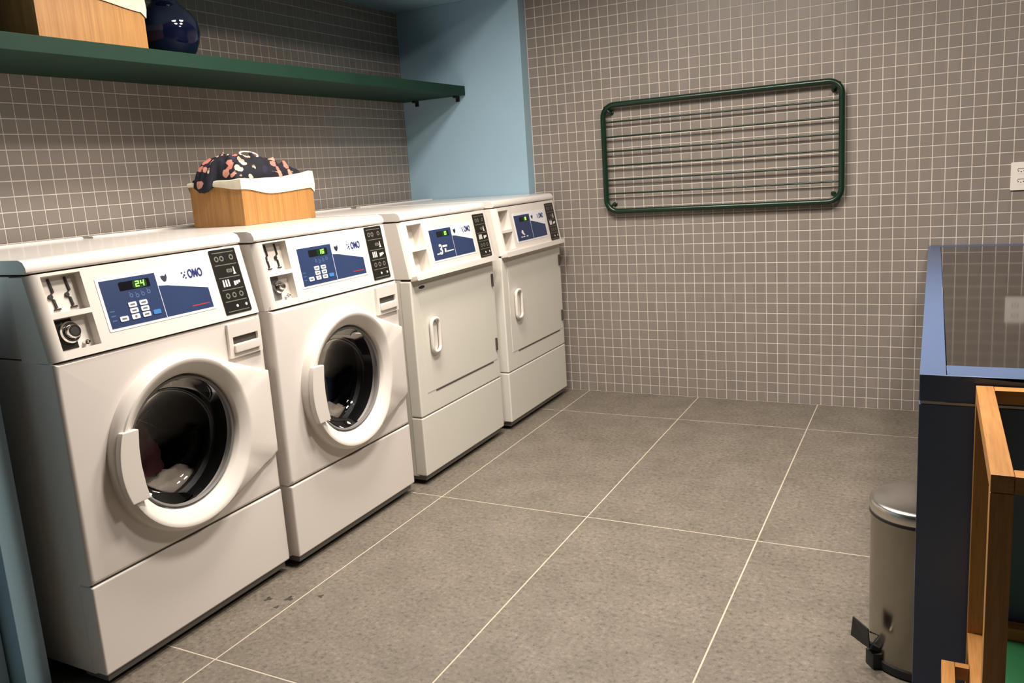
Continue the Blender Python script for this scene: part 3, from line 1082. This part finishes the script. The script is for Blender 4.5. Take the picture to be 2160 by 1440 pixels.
# floral cloth heaped on the box of the washing machine
b = MB()
LX, LY = 0.245, 0.385
n, m = 44, 26
outer, inner = [], []
for i in range(m + 1):
    for k in range(n + 1):
        u, w = i / m, k / n
        x, y = 0.012 + u * (LX - 0.022), 0.006 + w * (LY - 0.020)
        e = max(0.0, 1 - abs(2 * u - 1) ** 7) * max(0.0, 1 - abs(2 * w - 1) ** 12)
        prof_y = interp([(0, 0.078), (0.12, 0.088), (0.35, 0.096), (0.55, 0.084), (0.8, 0.066), (1.0, 0.036)])(w)
        q = Vector((x * 16, y * 16, 0.3))
        rid = noise.noise(q) * 0.020 + abs(noise.noise(q * 2.2 + Vector((3, 1, 0)))) * 0.034 + noise.noise(q * 5.2) * 0.008 - 0.006
        z = 0.006 + e * (prof_y + rid - 0.012) + (1 - e) * (0.002 + rid * 0.3)
        if w < 0.16:        # this end spills over the rim of the box
            d = (0.16 - w) / 0.16
            k2 = max(0.0, 1 - (abs(u - 0.30) / 0.24) ** 4)
            z -= 0.026 * d * d * k2
            y -= 0.032 * d ** 0.6 * k2
        outer.append((x, y, z))
        inner.append((x * 0.94 + 0.008, y * 0.96 + 0.008, min(z - 0.012, -0.012)))
N1 = n + 1
fs = []
tot = len(outer)
for i in range(m):
    for k in range(n):
        a = i * N1 + k
        fs.append((a, a + N1, a + N1 + 1, a + 1))
        fs.append((tot + a, tot + a + 1, tot + a + N1 + 1, tot + a + N1))
rim = [k for k in range(N1)] + [i * N1 + n for i in range(1, m + 1)] + [m * N1 + k for k in range(n - 1, -1, -1)] + [i * N1 for i in range(m - 1, 0, -1)]
for k in range(len(rim)):
    a, c2 = rim[k], rim[(k + 1) % len(rim)]
    fs.append((a, c2, tot + c2, tot + a))
fl = thing('floral_cloth', 'dark floral printed cloth heaped over the bamboo box', 'cloth', (BOX1[0], BOX1[1], BOX1[2] + 0.158))
b.add(outer + inner, fs).build('fabric', 'floral', fl, angle=80)
pts = []
for k in range(28):          # a loop of white piping lying on the heap
    a = 2 * math.pi * k / 28
    px, py = 0.165 + 0.022 * math.cos(a), 0.150 + 0.040 * math.sin(a)
    pts.append((px, py, 0.0))
zz = max(q[2] for q in outer if abs(q[0] - 0.165) < 0.03 and abs(q[1] - 0.150) < 0.045)
pts = [(x, y, zz - 0.010 - (x - 0.165) * 0.55) for x, y, z in pts]
MB().tube(pts, 0.0036, 8, True).build('white_piping', 'liner', fl, angle=70)

# ------------------------------------------------------------------ drying rack on the back wall
rk = thing('drying_rack', 'dark green tubular drying rack with six wires on the tiled wall', 'drying rack', (0, 0, 0))
RY = -0.034
path = [(x, RY, z) for x, z in rrect(0.213, 1.339, 0.979, 1.514, 0.060, 8)]
MB().tube(path, 0.0135, 14, True).build('frame', 'rack_green', rk, angle=60)
for z in (1.4295, 1.3555, 1.2825, 1.2105, 1.1385, 1.0695):
    MB().tube([(0.213, RY, z), (0.776, RY, z - 0.0015), (1.339, RY, z)], 0.0043, 8).build('wire', 'rack_green', rk, angle=60)
for x, z, sx, sz in ((0.250, 1.477, 1, -1), (1.302, 1.477, -1, -1), (0.250, 1.016, 1, 1), (1.302, 1.016, -1, 1)):
    b = MB()
    b.lathe([(0.011, 0.0), (0.011, -0.005), (0.006, -0.008), (0.006, -0.034)], lambda a, c2, h, x=x, z=z: (x + a, -0.003 + h, z + c2), 14, True, True)
    b.tube([(x, -0.036, z), (x - sx * 0.030, RY, z - sz * 0.030)], 0.006, 8)
    b.build('wall_mount', 'rack_green', rk)

# ------------------------------------------------------------------ socket plate
so = thing('wall_socket', 'white double socket plate on the tiled back wall', 'socket', (2.029, -0.0014, 1.048))
FR = lambda a, bb, h: (a, -h, bb)
pl = MB().prism(rrect(-0.037, 0.037, -0.058, 0.058, 0.004, 3), FR, 0.0, 0.008).build('plate', 'outlet_white', so, bevel=0.002)
for zz in (0.022, -0.022):
    hexa = [(-0.020, zz), (-0.013, zz + 0.012), (0.013, zz + 0.012), (0.020, zz), (0.013, zz - 0.012), (-0.013, zz - 0.012)]
    s = MB()
    s.prism(hexa, FR, 0.0075, 0.0086)
    sm = s.build('socket_face', 'outlet_white', so, smooth=False)
    b = MB()
    b.tube([FR(x, z, 0.0088) for x, z in [(-0.014, zz + 0.004), (-0.010, zz + 0.0105), (0.010, zz + 0.0105), (0.014, zz + 0.004)]], 0.0011, 6)
    for x, z in ((-0.0095, zz), (0.0, zz - 0.003), (0.0095, zz)):
        disc(b, FR, x, z, 0.0024, 0.0080, 0.0090, 10)
    b.build('pin_holes', 'gap_dark', sm, smooth=False)

# ------------------------------------------------------------------ blue counter table on the right
ct = thing('counter_table', 'blue counter table with dark glossy glass top, on the right', 'table', (0, 0, 0))
CX0, CX1, CY0, CY1, CZ = 1.694, 2.60, -2.362, -0.012, 0.7665
b = MB()
fx0, fx1, fy0, fy1 = CX0 + 0.047, CX1 - 0.047, CY0 + 0.085, CY1 - 0.050
for r in ((CX0, fx0, CY0, CY1), (fx1, CX1, CY0, CY1), (fx0, fx1, CY0, fy0), (fx0, fx1, fy1, CY1)):
    b.box(r[0], r[1], r[2], r[3], CZ - 0.054, CZ)
b.build('top_frame', 'counter_blue', ct, bevel=0.0015)
MB().box(fx0 + 0.001, fx1 - 0.001, fy0 + 0.001, fy1 - 0.001, CZ - 0.020, CZ - 0.0015).build('glass_top', 'dark_glass_top', ct, bevel=0.001)
MB().box(fx0, fx1, fy0, fy1, CZ - 0.054, CZ - 0.022).build('underside', 'counter_blue', ct, smooth=False)
MB().box(CX0 + 0.002, CX1 - 0.002, CY0 + 0.004, CY0 + 0.038, CZ - 0.0605, CZ - 0.055).build('edge_strip', 'edge_strip', ct, smooth=False)
MB().box(CX0, CX1, CY0 + 0.002, CY0 + 0.040, 0.0, CZ - 0.061).build('end_panel', 'counter_blue', ct, bevel=0.0015)
MB().box(CX0, CX1, CY1 - 0.042, CY1 - 0.004, 0.0, CZ - 0.055).build('end_panel', 'counter_blue', ct, bevel=0.0015)
MB().box(CX1 - 0.04, CX1 - 0.002, CY0 + 0.042, CY1 - 0.044, 0.10, CZ - 0.055).build('back_panel', 'counter_blue', ct, bevel=0.0015)

# ------------------------------------------------------------------ pedal bin
bn = thing('pedal_bin', 'cylindrical stainless steel pedal bin beside the blue counter', 'bin', (1.702, -2.108, 0))
R = 0.1065
MB().lathe([(R - 0.004, 0.0), (R + 0.003, 0.004), (R + 0.003, 0.022), (R, 0.026)], XYZ, 48, True, False).build('base_ring', 'black_rubber', bn)
MB().lathe([(R, 0.024), (R, 0.372)], XYZ, 56).build('body', 'brushed_steel', bn)
MB().lathe([(R - 0.002, 0.370), (R + 0.003, 0.372), (R + 0.003, 0.379), (R - 0.002, 0.381)], XYZ, 56).build('seal_ring', 'black_rubber', bn)
MB().lathe([(R + 0.002, 0.3795), (R + 0.003, 0.384), (R + 0.003, 0.398), (R + 0.001, 0.404), (R - 0.003, 0.407), (R - 0.010, 0.409), (R - 0.05, 0.412), (0.02, 0.414), (0.002, 0.414)], XYZ, 56, False, True).build('lid', 'steel', bn, angle=50)
pa = math.radians(216)
ux, uy = math.cos(pa), math.sin(pa)
PT = lambda u, w, z: (ux * u - uy * w, uy * u + ux * w, z)
b = MB()
b.add([PT(u, w, z) for u, w, z in ((R - 0.01, -0.012, 0.030), (R - 0.01, 0.012, 0.030), (R + 0.03, 0.012, 0.060), (R + 0.03, -0.012, 0.060),
                                  (R - 0.01, -0.012, 0.045), (R - 0.01, 0.012, 0.045), (R + 0.03, 0.012, 0.072), (R + 0.03, -0.012, 0.072))],
      [(0, 3, 2, 1), (4, 5, 6, 7), (0, 1, 5, 4), (1, 2, 6, 5), (2, 3, 7, 6), (3, 0, 4, 7)])
pd = b.build('pedal', 'black_rubber', bn, bevel=0.002)
q = [(-0.137, -0.082, 0.126), (-0.102, -0.122, 0.123), (-0.098, -0.124, 0.076), (-0.141, -0.084, 0.078)]
qb = [(x + 0.002, y + 0.003, z) for x, y, z in q]
MB().add(q + qb, [(0, 1, 2, 3), (7, 6, 5, 4), (0, 4, 5, 1), (1, 5, 6, 2), (2, 6, 7, 3), (3, 7, 4, 0)]).build('pedal_plate', 'black_rubber', pd, smooth=False)
MB().tube([(-0.100, -0.121, 0.118), (-0.080, -0.100, 0.100), (-0.097, -0.121, 0.076), (-0.141, -0.083, 0.077)], 0.002, 6).build('pedal_wire', 'chrome', pd)
b = MB()
b.add([PT(u, w, z) for u, w, z in ((R - 0.004, -0.020, 0.0), (R - 0.004, 0.020, 0.0), (R + 0.018, 0.016, 0.0), (R + 0.018, -0.016, 0.0),
                                  (R - 0.004, -0.020, 0.040), (R - 0.004, 0.020, 0.040), (R + 0.018, 0.016, 0.040), (R + 0.018, -0.016, 0.040))],
      [(0, 3, 2, 1), (4, 5, 6, 7), (0, 1, 5, 4), (1, 2, 6, 5), (2, 3, 7, 6), (3, 0, 4, 7)])
b.build('pedal_mount', 'black_rubber', bn, bevel=0.003)

# ------------------------------------------------------------------ wooden laundry frame in front of the counter
wf = thing('wooden_frame', 'open oak laundry frame with green lower board in front of the counter', 'frame', (0, 0, 0))
X0, X1, Y0, Y1, ZT = 1.790, 2.30, -2.858, -2.368, 0.751
S = 0.029
for x in (X0, X1 - S):
    for y in (Y0, Y1 - S):
        MB().box(x, x + S, y, y + S, 0.0, ZT - 0.027).build('leg', 'oak_z', wf, bevel=0.0012)
MB().box(X0, X0 + S, Y0, Y1, ZT - 0.0265, ZT).build('top_rail', 'oak_y', wf, bevel=0.0012)
MB().box(X1 - S, X1, Y0, Y1, ZT - 0.0265, ZT).build('top_rail', 'oak_y', wf, bevel=0.0012)
for y in (Y0, Y1 - S):
    MB().box(X0 + S + 0.0004, X1 - S - 0.0004, y, y + S, ZT - 0.0265, ZT - 0.0005).build('top_rail', 'oak_x', wf, bevel=0.0012)
ZL = 0.250
for x in (X0, X1 - S):
    MB().box(x, x + S, Y0 + S + 0.0004, Y1 - S - 0.0004, ZL - 0.028, ZL).build('lower_rail', 'oak_y', wf, bevel=0.0012)
for y in (Y0, Y1 - S):
    MB().box(X0 + S + 0.0004, X1 - S - 0.0004, y, y + S, ZL - 0.004, ZL + 0.024).build('lower_rail', 'oak_x', wf, bevel=0.0012)
MB().box(X0 + S + 0.001, X1 - S - 0.001, Y0 + S + 0.001, Y1 - S - 0.001, ZL - 0.012, ZL).build('lower_board', 'green_board', wf, smooth=False)['label'] = 'green lower board'
# side bracket on the left of the lower rail
SX = 1.744
MB().box(SX, SX + 0.022, -2.80, -2.514, ZL - 0.026, ZL).build('side_bracket', 'oak_y', wf, bevel=0.0012)
MB().box(SX + 0.0224, X0 - 0.0004, -2.530, -2.514, ZL - 0.026, ZL).build('side_bracket', 'oak_x', wf, bevel=0.0012)
MB().box(SX + 0.0224, X0 - 0.0004, -2.80, -2.784, ZL - 0.026, ZL).build('side_bracket', 'oak_x', wf, bevel=0.0012)
